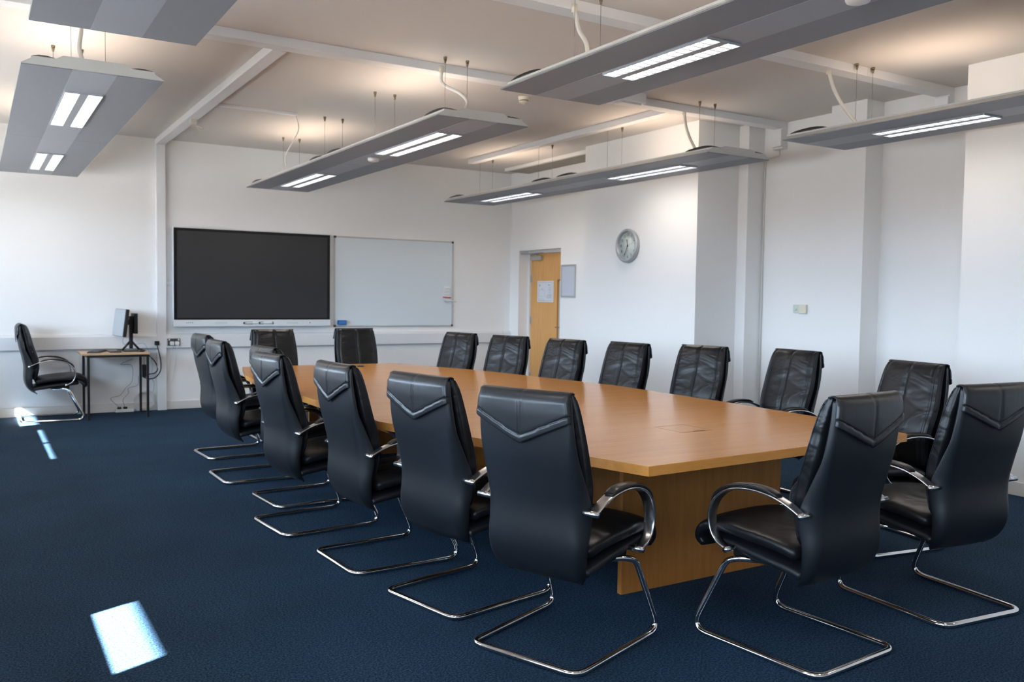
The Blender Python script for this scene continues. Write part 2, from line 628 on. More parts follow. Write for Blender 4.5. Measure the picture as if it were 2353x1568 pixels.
for z in (1.62, 1.02, 0.2):
    bm = bmesh.new()
    cyl(bm, (-0.008, LY + 0.006, z), 0.008, 0.1, 'Z', 10)
    bx(bm, -0.003, 0.0, LY - 0.03, LY + 0.02, z, z + 0.1)
    obj('hinge', bm, 'boardframe', leaf)
bm = bmesh.new()
bx(bm, -0.05, 0.0, 0.66, 0.93, 1.935, 1.995, 0.006)
cyl(bm, (-0.025, 0.80, 1.995), 0.012, 0.03, 'Z', 12)
tube(bm, [(-0.025, 0.80, 2.02), (-0.18, 0.97, 2.025)], 0.008)
tube(bm, [(-0.18, 0.97, 2.025), (-0.03, 0.62, 2.035)], 0.006)
obj('door_closer', bm, 'boardframe', leaf)
bm = bmesh.new()
bx(bm, -0.03, 0.07, LY, LY + 0.047, 0, DZ)
bx(bm, -0.03, 0.07, -0.042, 0.0, 0, DZ)
bx(bm, -0.03, 0.07, 0.0, LY, 2.033, DZ)
obj('door_frame', bm, 'trim', dr)

# ------------------------------------------------------------------ trunking, conduits, ceiling fittings
bm = bmesh.new()
for xa, xb in ((XL, 1.84), (1.944, 5.9), (5.905, 6.60), (6.605, XD - 0.001)):
    z0, z1 = 0.732, 0.908
    prof = [(0, z1), (-0.030, z1 - 0.004), (-0.052, z1 - 0.030), (-0.052, z0 + 0.035), (-0.052, z0 + 0.012), (-0.036, z0), (0, z0)]
    loft(bm, [[Vector((x, YB - 0.001 + y, z)) for y, z in prof] for x in (xa, xb)], True, True)
for f in bm.faces:
    f.smooth = False
tag(obj('dado_trunking', bm, 'trunk'), 'white plastic cable trunking running along the back wall at desk height', 'trunking')
bm = bmesh.new()
bx(bm, 1.84, 1.944, YB - 0.06, YB, 0, 3.13, 0.004)
bx(bm, 1.84, 1.944, 6.32, YB, 3.13, ZC, 0.004)
tag(obj('ceiling_trunking', bm, 'trunk'), 'white square trunking along the ceiling and down the back wall left of the display', 'trunking')
for yb, lab in ((6.19, 'white square trunking across the ceiling above the near ends of the far lights'),
                (4.42, 'white square trunking across the ceiling nearer the camera, ending over the right wall recess')):
    bm = bmesh.new()
    for xa, xb in ((XL, 1.2), (1.203, 4.2), (4.203, 5.9), (5.903, XR)):
        bx(bm, xa, xb, yb, yb + 0.13, 3.135, ZC, 0.003)
    bx(bm, XR - 0.07, XR, yb, yb + 0.13, 2.93, 3.135, 0.003)
    o = tag(obj('ceiling_trunking', bm, 'trunk'), lab, 'trunking')
    obj('end_box', box(XR - 0.10, XR - 0.07, yb - 0.005, yb + 0.12, 2.95, 3.12, bev=0.005), 'trunk', o)
tag(obj('ceiling_trunking', box(5.55, 5.65, 6.32, 10.2, 3.14, ZC, bev=0.003), 'trunk'),
    'white trunking along the ceiling over the light nearest the door', 'trunking')
tag(obj('mini_trunking', box(1.944, 2.78, 8.66, 8.70, 3.175, ZC, bev=0.003), 'trunk'),
    'thin short white trunking on the ceiling leading to a dangling cable', 'trunking')
tag(obj('mini_trunking', box(1.944, 2.012, YB - 0.02, YB, 1.49, 1.525, bev=0.003), 'trunk'),
    'tiny white trunking stub between the wall trunking and the dark display', 'trunking')
bm = bmesh.new()
tube(bm, fillet([(XR - 0.008, 6.28, 2.93), (XR - 0.008, 6.28, 2.87), (XR - 0.008, 6.468, 2.86), (XR - 0.008, 6.468, 0.12)], 0.02), 0.007, 8)
tag(obj('wall_cable', bm, 'conduit'), 'thin painted cable running down the corner beside the narrow white column', 'cable')
bm = bmesh.new()
tube(bm, catmull([(2.76, 8.66, 3.17), (2.80, 8.70, 3.05), (2.78, 8.85, 2.93), (2.76, 9.0, 2.82), (2.80, 9.1, 2.735)], 6), 0.006, 8)
tag(obj('dangling_cable', bm, 'conduit'), 'thin cream cable hanging from the ceiling down to the middle light', 'cable')
bm = bmesh.new()
tube(bm, catmull([(1.92, 9.3, 3.12), (1.97, 9.35, 3.06), (2.05, 9.5, 3.09), (2.03, 9.6, 3.13), (1.95, 9.6, 3.12)], 5), 0.006, 8)
bx(bm, 1.87, 1.93, 9.22, 9.30, 3.09, 3.13, 0.006)
tag(obj('cable_loop', bm, 'conduit'), 'small cream cable loop on the ceiling trunking near the back wall', 'cable')
bm = bmesh.new()
lathe(bm, (4.25, 6.77, ZC), [(0.055, 0.0), (0.055, -0.012), (0.05, -0.03), (0.048, -0.034)], seg=28)
sd = tag(obj('smoke_detector', bm, 'cream', smooth=False), 'cream round smoke detector on the ceiling below the big near light', 'detector')
bm = bmesh.new()
lathe(bm, (4.25, 6.77, ZC - 0.034), [(0.040, 0.0), (0.040, -0.008)], seg=28)
obj('sensing_slot', bm, 'dark', sd)
bm = bmesh.new()
lathe(bm, (4.25, 6.77, ZC - 0.042), [(0.046, 0.0), (0.044, -0.012), (0.02, -0.02), (0.01, -0.03)], seg=28)
obj('cap', bm, 'cream', sd)
bm = bmesh.new()
bx(bm, 4.75, 5.05, 6.02, 6.18, 3.10, ZC, 0.012)
el = tag(obj('emergency_light', bm, 'trunk'), 'white bulkhead emergency light on the ceiling trunking beside the near light', 'light')
obj('lens', box(4.79, 5.01, 6.045, 6.155, 3.088, 3.10, bev=0.004), 'whiteplastic', el)
vt = tag(obj('ceiling_vent', box(6.36, XD, YC1 + 0.01, 10.62, 3.155, ZC, bev=0.004), 'trim'), 'long taupe ceiling vent with white rim above the door', 'vent')
bm = bmesh.new()
bx(bm, 6.40, XD - 0.01, YC1 + 0.02, 9.5, 3.149, 3.156)
bx(bm, 6.40, XD - 0.01, 9.51, 10.57, 3.149, 3.156)
obj('grille', bm, 'ventgrey', vt)

# ------------------------------------------------------------------ suspended lights
ZB = 2.66
def light_panel(xc, y0, y1, fits, wires, label, tube_pts, detector=None, wdt=0.76):
    t = thing('suspended_light', label, 'ceiling light', (xc, y0, ZB), 0, 'suspended grey service lights')
    Lr = y1 - y0
    h = wdt / 2
    # body: flat underside, chamfered flanks and a raised spine
    prof = [(-h, 0.0), (-h + 0.055, 0.034), (-h + 0.055, 0.046), (-0.20, 0.046), (-0.165, 0.068), (0.165, 0.068), (0.20, 0.046), (h - 0.055, 0.046), (h - 0.055, 0.034), (h, 0.0)]
    bm = bmesh.new()
    loft(bm, [[Vector((x, y, z + 0.004)) for x, z in prof] for y in (0.0, Lr)], True, True)
    for f in bm.faces:
        f.smooth = False
    obj('housing', bm, 'panelside', t)
    bm = bmesh.new()
    half = Lr / 2
    for ya, yb in ((0.004, half - 0.002), (half + 0.002, Lr - 0.004)):
        for xa, xb in ((-h + 0.004, -0.118), (0.118, h - 0.004)):
            bx(bm, xa, xb, ya, yb, -0.002, 0.0045)
    obj('wing_panel', bm, 'panel', t)
    bm = bmesh.new()
    for ya, yb in ((0.004, half - 0.002), (half + 0.002, Lr - 0.004)):
        bx(bm, -0.1175, 0.1175, ya, yb, -0.003, 0.0045)
    obj('centre_strip', bm, 'panelmid', t)
    for (a, b_) in fits:
        a -= y0; b_ -= y0
        bm = bmesh.new()
        bx(bm, -0.112, -0.108, a, b_, -0.016, -0.003)
        bx(bm, 0.108, 0.112, a, b_, -0.016, -0.003)
        bx(bm, -0.108, 0.108, a - 0.004, a, -0.016, -0.003)
        bx(bm, -0.108, 0.108, b_, b_ + 0.004, -0.016, -0.003)
        bx(bm, -0.024, 0.024, a, b_, -0.016, -0.003)
        fr = obj('light_fitting', bm, 'panelmid', t)
        bm = bmesh.new()
        bx(bm, -0.107, -0.026, a + 0.002, b_ - 0.002, -0.0045, -0.0032)
        bx(bm, 0.026, 0.107, a + 0.002, b_ - 0.002, -0.0045, -0.0032)
        obj('lamp', bm, 'lamp', fr)
        bm = bmesh.new()
        n = max(4, int((b_ - a) / 0.062))
        for q in range(1, n):
            yy = a + (b_ - a) * q / n
            for xa, xb in ((-0.106, -0.026), (0.026, 0.106)):
                bx(bm, xa, xb, yy - 0.004, yy + 0.004, -0.0155, -0.0045)
        for xx in (-0.066, 0.066):
            bx(bm, xx - 0.0012, xx + 0.0012, a + 0.002, b_ - 0.002, -0.0145, -0.0045)
        obj('louvre', bm, 'louvre', fr)
        # the fitting's own upward light
        d = bpy.data.lights.new('uplight', 'AREA')
        d.shape = 'RECTANGLE'
        d.size = 0.42
        d.size_y = (b_ - a) * 0.9
        d.energy = UPLIGHT_W * (b_ - a)
        d.color = (1.0, 0.78, 0.60)
        lo = bpy.data.objects.new('uplight', d)
        COL.objects.link(lo)
        lo.parent = t
        lo.location = (0, (a + b_) / 2, 0.085)
        lo.rotation_euler = (PI, 0, 0)
        # and its downward light through the louvres
        d = bpy.data.lights.new('downlight', 'AREA')
        d.shape = 'RECTANGLE'
        d.size = 0.2
        d.size_y = (b_ - a) * 0.95
        d.energy = DOWNLIGHT_W * (b_ - a)
        d.color = (1.0, 0.90, 0.80)
        lo = bpy.data.objects.new('downlight', d)
        COL.objects.link(lo)
        lo.parent = t
        lo.location = (0, (a + b_) / 2, -0.0165)
    # dark curved covers over the wings
    for yy in (0.01, half - 0.42, half + 0.08, Lr - 0.36):
        for xc2 in (-0.262, 0.262):
            bm = bmesh.new()
            rings = []
            for k in range(9):
                a_ = PI * k / 8
                rings.append([Vector((xc2 + sx_ * 0.055, yy + 0.17 - math.cos(a_) * 0.17, 0.048 + math.sin(a_) * 0.036 * zz)) for sx_, zz in ((-1, 0), (-1, 0.7), (-0.4, 1), (0.4, 1), (1, 0.7), (1, 0))])
            loft(bm, rings, True, True)
            obj('vent_cover', bm, 'blackplastic', t)
    for i, wy in enumerate(wires):
        for sx_ in (-0.095, 0.095):
            bm = bmesh.new()
            tube(bm, [(sx_, wy - y0, 0.07), (sx_, wy - y0, ZC - ZB - 0.03)], 0.0016, 6)
            wr = obj('suspension_wire', bm, 'wire', t)
            bm = bmesh.new()
            cyl(bm, (sx_, wy - y0, ZC - ZB - 0.045), 0.007, 0.03, 'Z', 12, r2=0.012)
            cyl(bm, (sx_, wy - y0, ZC - ZB - 0.015), 0.014, 0.0145, 'Z', 12)
            obj('ceiling_grip', bm, 'grip', wr)
    if tube_pts:
        bm = bmesh.new()
        P = [Vector((a - xc, b_ - y0, c - ZB)) for a, b_, c in tube_pts]
        tube(bm, catmull(P, 8), 0.013, 10)
        cd = obj('flexible_conduit', bm, 'conduit', t)
        bm = bmesh.new()
        cyl(bm, P[0] - Vector((0, 0, 0.02)), 0.019, 0.05, 'Z', 14)
        obj('conduit_gland', bm, 'cream', cd)
    if detector is not None:
        bm = bmesh.new()
        lathe(bm, (0.0, detector - y0, -0.003), [(0.052, 0.0), (0.052, -0.018), (0.046, -0.028), (0.02, -0.033)], seg=28)
        obj('sensor', bm, 'whiteplastic', t)
    return t


W4 = [6.01, 7.37, 8.68, 10.08]
W4N = [4.30, 2.95, 1.6, 0.3]
light_panel(3.16, 5.57, 10.62, [(6.10, 7.33), (8.89, 10.13)], W4, 'grey suspended light hanging in the middle, over the far half of the table',
            [(3.10, 6.14, 3.135), (3.10, 6.12, 3.03), (3.13, 5.9, 2.92), (3.10, 5.72, 2.82), (3.04, 5.64, 2.735)], 7.63)
light_panel(0.62, 5.67, 10.85, [(6.26, 7.53), (9.14, 10.35)], W4, 'grey suspended light on the far left, seen end-on above the small desk',
            [(0.60, 6.22, 3.135), (0.59, 6.1, 3.0), (0.56, 5.9, 2.85), (0.56, 5.74, 2.735)])
light_panel(5.76, 5.60, 10.55, [(6.24, 7.36), (8.90, 10.05)], W4, 'narrow-looking grey suspended light in front of the clock wall, over the right chairs',
            [(5.67, 6.22, 3.135), (5.66, 6.18, 3.0), (5.62, 6.08, 2.87), (5.58, 5.95, 2.735)])
light_panel(3.14, -0.4, 4.68, [(0.45, 1.35), (3.17, 4.0)], W4N, 'large grey suspended light cut off by the top edge of the view',
            [(3.12, 4.41, 3.135), (3.12, 4.36, 3.0), (3.06, 4.2, 2.87), (3.0, 4.1, 2.735)], 2.41)
light_panel(5.84, -0.2, 4.86, [(0.6, 1.45), (3.39, 4.24)], [4.40, 2.95, 1.6, 0.3], 'grey suspended light running out of view over the white recess at right',
            [(5.55, 4.5, 3.135), (5.56, 4.46, 3.0), (5.60, 4.40, 2.86), (5.65, 4.32, 2.735)])
light_panel(0.615, -0.3, 4.76, [(0.45, 1.5), (2.6, 3.4)], W4N, 'dark underside of a suspended light in the top left corner of the view', None)

# ------------------------------------------------------------------ display, whiteboard, wall things
t = thing('interactive_display', 'large dark switched-off interactive screen on the back wall', 'display', (2.015, YB, 0.99))
dw, dh = 1.94, 1.19
bm = bmesh.new()
bx(bm, 0, dw, -0.09, -0.02, 0.085, dh, 0.006)
bx(bm, 0.3, dw - 0.3, -0.03, -0.001, 0.2, 0.9)
obj('casing', bm, 'displayframe', t)
bm = bmesh.new()
bx(bm, 0.008, dw - 0.008, -0.094, -0.088, 0.087, dh - 0.012, 0.002)
obj('bezel', bm, 'bezel', t)
obj('screen', box(0.045, dw - 0.045, -0.0955, -0.093, 0.105, dh - 0.045), 'screen', t)
bar = obj('bottom_bar', box(0, dw, -0.115, -0.02, 0.0, 0.084, bev=0.01), 'displayframe', t)
for xx in (0.83, 1.02):
    bm = bmesh.new()
    tube(bm, [(xx, -0.122, 0.045), (xx + 0.03, -0.122, 0.045), (xx + 0.13, -0.122, 0.045), (xx + 0.16, -0.122, 0.045)], [0.004, 0.009, 0.009, 0.007], 10)
    pen = obj('stylus', bm, 'whiteplastic', bar)
bm = bmesh.new()
bx(bm, 0.815, 0.93, -0.1165, -0.1148, 0.03, 0.06)
bx(bm, 1.005, 1.065, -0.1165, -0.1148, 0.03, 0.06)
bx(bm, 1.17, 1.19, -0.1165, -0.1148, 0.03, 0.06)
obj('pen_rest', bm, 'dark', bar)
bm = bmesh.new()
for k in range(4):
    cyl(bm, (0.15 + k * 0.022, -0.1165, 0.05), 0.005, 0.003, 'Y', 12)
cyl(bm, (1.66, -0.1165, 0.048), 0.007, 0.003, 'Y', 12)
obj('button', bm, 'dark', bar)
bm = bmesh.new()
for x0 in (0.48, 1.36):
    for k in range(16):
        for r_ in range(3):
            bx(bm, x0 + k * 0.009, x0 + k * 0.009 + 0.004, -0.1157, -0.1145, 0.035 + r_ * 0.009, 0.039 + r_ * 0.009)
obj('speaker_grille', bm, 'greycable', bar)

t = thing('whiteboard', 'wide blank whiteboard with thin metal frame right of the dark display', 'whiteboard', (4.03, YB, 0.977))
ww, wh = 1.755, 1.193
obj('writing_surface', box(0.01, ww - 0.01, -0.018, -0.002, 0.01, wh - 0.01), 'whiteboard', t)
bm = bmesh.new()
bx(bm, 0, ww, -0.024, 0, wh - 0.018, wh, 0.003)
bx(bm, 0, ww, -0.024, 0, 0, 0.018, 0.003)
bx(bm, 0, 0.018, -0.024, 0, 0.018, wh - 0.018, 0.003)
bx(bm, ww - 0.018, ww, -0.024, 0, 0.018, wh - 0.018, 0.003)
obj('frame', bm, 'boardframe', t)
for cx_, cz in ((0.012, 0.012), (ww - 0.012, 0.012), (0.012, wh - 0.012), (ww - 0.012, wh - 0.012)):
    obj('corner_cap', box(cx_ - 0.015, cx_ + 0.015, -0.028, -0.0, cz - 0.015, cz + 0.015, bev=0.004), 'dark', t)
t = tag(obj('board_eraser', box(4.075, 4.19, YB - 0.062, YB - 0.018, 1.005, 1.065, bev=0.006), 'blue'), 'small blue eraser at the lower left of the whiteboard', 'eraser')
obj('eraser_grip', box(4.085, 4.18, YB - 0.068, YB - 0.061, 1.015, 1.055, bev=0.003), mat('light_blue_grip', (0.04, 0.2, 0.55), 0.4), t)
t = thing('pen_holder', 'white magnetic marker holder near the right edge of the whiteboard', 'pen holder', (5.645, YB - 0.018, 1.32))
bm = bmesh.new()
bx(bm, 0, 0.085, -0.012, 0, 0, 0.22, 0.004)
for k in range(5):
    bx(bm, 0.0, 0.085, -0.032, -0.012, 0.02 + k * 0.042, 0.035 + k * 0.042, 0.003)
obj('holder_body', bm, 'whiteplastic', t)
bm = bmesh.new()
tube(bm, [(5.61, YB - 0.056, 1.388), (5.735, YB - 0.056, 1.380)], 0.009, 10)
t2 = tag(obj('marker_pen', bm, 'red'), 'red marker clipped in the holder on the whiteboard', 'marker')
bm = bmesh.new()
tube(bm, [(5.66, YB - 0.056, 1.335), (5.70, YB - 0.056, 1.335), (5.82, YB - 0.056, 1.328)], [0.005, 0.009, 0.009], 10)
tag(obj('marker_pen', bm, 'whiteplastic'), 'white marker at the bottom of the holder on the whiteboard', 'marker')

t = thing('wall_socket', 'dark double socket with two white plugs on the back wall trunking', 'socket', (1.955, YB - 0.052, 0.765))
obj('face_plate', box(0, 0.146, -0.008, 0, 0, 0.086, bev=0.003), 'socket', t)
for xx in (0.047, 0.105):
    bm = bmesh.new()
    bx(bm, xx - 0.024, xx + 0.024, -0.045, -0.008, 0.006, 0.052, 0.008)
    tube(bm, catmull([(xx, -0.03, 0.008), (xx, -0.035, -0.02), (xx - 0.004, -0.02, -0.05), (xx - 0.02, 0.02, -0.25), (xx - 0.05, 0.03, -0.45)], 5), 0.0035, 6)
    obj('plug', bm, 'whiteplastic', t)
for xx in (0.02, 0.126):
    bm = bmesh.new()
    bx(bm, xx - 0.008, xx + 0.008, -0.012, -0.008, 0.062, 0.080, 0.002)
    obj('switch', bm, 'whiteplastic', t)

# clock
CY, CZ, CX = 7.69, 1.985, XC
t = thing('wall_clock', 'round silver wall clock with pale face and black numerals', 'clock', (CX, CY, CZ))
bm = bmesh.new()
lathe(bm, (0, 0, 0), [(0.155, -0.001), (0.18, -0.002), (0.188, -0.02), (0.188, -0.042), (0.180, -0.052), (0.166, -0.055), (0.156, -0.050), (0.152, -0.018), (0.150, -0.014)], 'X', 64)
obj('rim', bm, 'clockrim', t, smooth=False)
bm = bmesh.new()
cyl(bm, (-0.020, 0, 0), 0.1535, 0.004, 'X', 64)
obj('face', bm, 'clockface', t)
bm = bmesh.new()
for hnum in range(1, 13):
    a = hnum / 12 * 2 * PI
    # seen from -X, image right is -Y
    mt = Matrix.Translation((-0.0215, -math.sin(a) * 0.122, math.cos(a) * 0.122)) @ Matrix(((0, 0, -1, 0), (-1, 0, 0, 0), (0, 1, 0, 0), (0, 0, 0, 1)))
    text_into(bm, str(hnum), 0.045, mt)
obj('numeral', bm, 'clockink', t)
def hand(deg, ln, tail, wd, nm, mtl, xo):
    bm = bmesh.new()
    bx(bm, xo - 0.001, xo, -wd / 2, wd / 2, -tail, ln)
    o = obj(nm, bm, mtl, t)
    o.rotation_euler = (math.radians(deg), 0, 0)
# rotation about +X: +Z toward -Y is clockwise as seen from -X -> positive angle
hand(347, 0.075, 0.012, 0.008, 'hour_hand', 'clockink', -0.024)
hand(206, 0.122, 0.015, 0.006, 'minute_hand', 'clockink', -0.026)
hand(73, 0.125, 0.03, 0.002, 'second_hand', 'ink', -0.028)
bm = bmesh.new()
cyl(bm, (-0.030, 0, 0), 0.008, 0.012, 'X', 16)
obj('hub', bm, 'clockink', t)
bm = bmesh.new()
mt = Matrix.Translation((-0.0215, 0, -0.052)) @ Matrix(((0, 0, -1, 0), (-1, 0, 0, 0), (0, 1, 0, 0), (0, 0, 0, 1)))
text_into(bm, '8', 0.022, mt)
obj('dial_mark', bm, 'red', t)

# blank snap frame beside the door
t = thing('poster_frame', 'blank silver poster frame on the wall right of the door', 'frame', (XD, 9.397, 1.405))
bm = bmesh.new()
fw_, fh_ = 0.333, 0.438
for a in ((-0.016, 0, 0, 0.024, 0, fh_), (-0.016, 0, fw_ - 0.024, fw_, 0, fh_), (-0.016, 0, 0.024, fw_ - 0.024, 0, 0.024), (-0.016, 0, 0.024, fw_ - 0.024, fh_ - 0.024, fh_)):
    bx(bm, *a, 0.004)
obj('frame', bm, 'boardframe', t)
obj('insert', box(-0.008, -0.001, 0.024, fw_ - 0.024, 0.024, fh_ - 0.024), 'posterblue', t)
# notice on the door
t = thing('paper_notice', 'white printed notice sheet stuck on the oak door', 'notice', (6.93, 10.19, 1.336))
obj('sheet', box(-0.002, -0.0003, 0, 0.41, 0, 0.30), 'paper', t)
bm = bmesh.new()
def rc(y0, y1, z0, z1, th=0.003):
    for a in ((y0, y1, z0, z0 + th), (y0, y1, z1 - th, z1), (y0, y0 + th, z0, z1), (y1 - th, y1, z0, z1)):
        bx(bm, -0.0026, -0.002, *a)
rc(0.03, 0.38, 0.018, 0.282, 0.003)
rc(0.22, 0.36, 0.08, 0.17, 0.002)
rc(0.24, 0.37, 0.022, 0.045, 0.002)
rr = random.Random(3)
for k in range(14):
    z = 0.055 + k * 0.014
    a = 0.05 + rr.random() * 0.02
    bx(bm, -0.0026, -0.002, a, a + 0.03 + rr.random() * 0.05, z, z + 0.003)
for k in range(5):
    z = 0.06 + k * 0.01
    bx(bm, -0.0026, -0.002, 0.05, 0.16 + rr.random() * 0.03, z, z + 0.002)
bx(bm, -0.0026, -0.002, 0.10, 0.13, 0.235, 0.25)
bx(bm, -0.0026, -0.002, 0.34, 0.36, 0.225, 0.25)
bx(bm, -0.0026, -0.002, 0.27, 0.30, 0.182, 0.19)
obj('print', bm, 'ink', t)
# two small wall plates
t = thing('wall_plate', 'pale green square plate on the wall left of the white sensor box', 'wall plate', (XR, 5.965, 1.275))
obj('plate', box(-0.012, 0, 0, 0.085, 0, 0.085, bev=0.003), 'greenish', t)
bm = bmesh.new()
cyl(bm, (-0.018, 0.045, 0.036), 0.012, 0.006, 'X', 16)
obj('button', bm, 'whiteplastic', t)
t = thing('room_sensor', 'white square sensor box on the wall right of the pale green plate', 'sensor', (XR, 5.878, 1.268))
obj('sensor_body', box(-0.028, 0, 0, 0.085, 0, 0.095, bev=0.006), 'cream', t)
obj('vent_slot', box(-0.0285, -0.0278, 0.02, 0.065, 0.015, 0.018), 'whiteplastic', t)

# ------------------------------------------------------------------ boardroom table
TZ = 0.73
t = thing('conference_table', 'long boat-shaped oak conference table with panel pedestals', 'table', (0, 0, 0))
poly = [(2.257, 2.633), (4.005, 2.70), (4.11, 3.30), (4.155, 4.0), (4.175, 5.30), (3.905, 6.85), (3.52, 7.97), (2.07, 8.04), (1.885, 7.2), (1.825, 6.6), (1.822, 5.45), (1.80, 4.25), (2.02, 3.47)]
bm = bmesh.new()
fs = prism(bm, poly, TZ - 0.04, TZ, 1)
fs[1].material_index = 0
es = [e_ for e_ in fs[1].edges]
bmesh.ops.bevel(bm, geom=es, offset=0.0025, segments=2, affect='EDGES')
obj('tabletop', bm, ['tabletop', 'tableedge'], t)
for px0, px1, py in ((2.571, 3.634, 3.177), (2.42, 3.60, 5.33), (2.38, 3.50, 7.10)):
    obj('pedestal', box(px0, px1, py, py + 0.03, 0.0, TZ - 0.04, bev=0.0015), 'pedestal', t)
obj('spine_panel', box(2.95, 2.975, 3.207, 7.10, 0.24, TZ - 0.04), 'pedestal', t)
for hx, hy in ((3.09, 3.345), (3.09, 4.60), (3.0, 6.2)):
    bm = bmesh.new()
    for a in ((hx - 0.10, hx + 0.10, hy - 0.105, hy - 0.1035), (hx - 0.10, hx + 0.10, hy + 0.1035, hy + 0.105), (hx - 0.10, hx - 0.0985, hy - 0.1035, hy + 0.1035), (hx + 0.0985, hx + 0.10, hy - 0.1035, hy + 0.1035)):
        bx(bm, *a, TZ, TZ + 0.0004)
    h_ = obj('cable_hatch', bm, mat('hatch_gap', (0.22, 0.09, 0.03), 0.5), t)
    obj('finger_slot', box(hx - 0.02, hx + 0.06, hy - 0.100, hy - 0.088, TZ, TZ + 0.0006), mat('slot_dark', (0.09, 0.03, 0.01), 0.6), h_)
bm = bmesh.new()
lathe(bm, (3.06, 7.67, TZ), [(0.035, 0), (0.034, 0.008), (0.02, 0.012), (0.005, 0.013)], seg=24)
tag(obj('table_puck', bm, 'blackplastic'), 'tiny black puck on the far end of the table', 'puck')

# ------------------------------------------------------------------ cantilever chair
YR = [(0.296, 0.150), (0.308, 0.122), (0.328, 0.096), (0.36, 0.070), (0.41, 0.049), (0.47, 0.041), (0.59, 0.043), (0.69, 0.026), (0.82, -0.004), (0.95, -0.018), (1.03, -0.017)]
HW = [(0.300, 0.172), (0.312, 0.190), (0.335, 0.205), (0.38, 0.220), (0.45, 0.229), (0.53, 0.233), (0.60, 0.235), (0.68, 0.230), (0.78, 0.223), (0.88, 0.219), (1.03, 0.208)]
RT = [(0.296, 0.03), (0.38, 0.042), (0.46, 0.058), (0.54, 0.078), (0.60, 0.085), (0.67, 0.072), (0.76, 0.042), (0.86, 0.026), (1.03, 0.020)]
YFR = [(0.296, 0.160), (0.36, 0.128), (0.47, 0.118), (0.56, 0.128), (0.62, 0.122), (0.68, 0.094), (0.76, 0.058), (0.86, 0.036), (0.96, 0.022), (1.03, 0.018)]
def pad_ring(hw, ht, n=4.0):
    """superellipse outline with extra points at the seams of its front face"""
    w0 = hw - 0.026
    half = [0.0, 0.004, 0.010] + [0.010 + (w0 - 0.0165) * k / 8 for k in range(1, 9)]
    half += [w0 - 0.0055, w0, w0 + 0.0055, w0 + 0.0065] + [hw - 0.0195 * (1 - k / 7) ** 2 for k in range(1, 8)]
    xs = [-x for x in half[:0:-1]] + half
    f_ = lambda x: ht * max(0.0, 1 - abs(x / hw) ** n) ** (1 / n)
    return [(x, f_(x)) for x in xs[::-1]] + [(x, -f_(x)) for x in xs[1:-1]]
OY = 0.31   # profile origin (rear bar) to chair centre
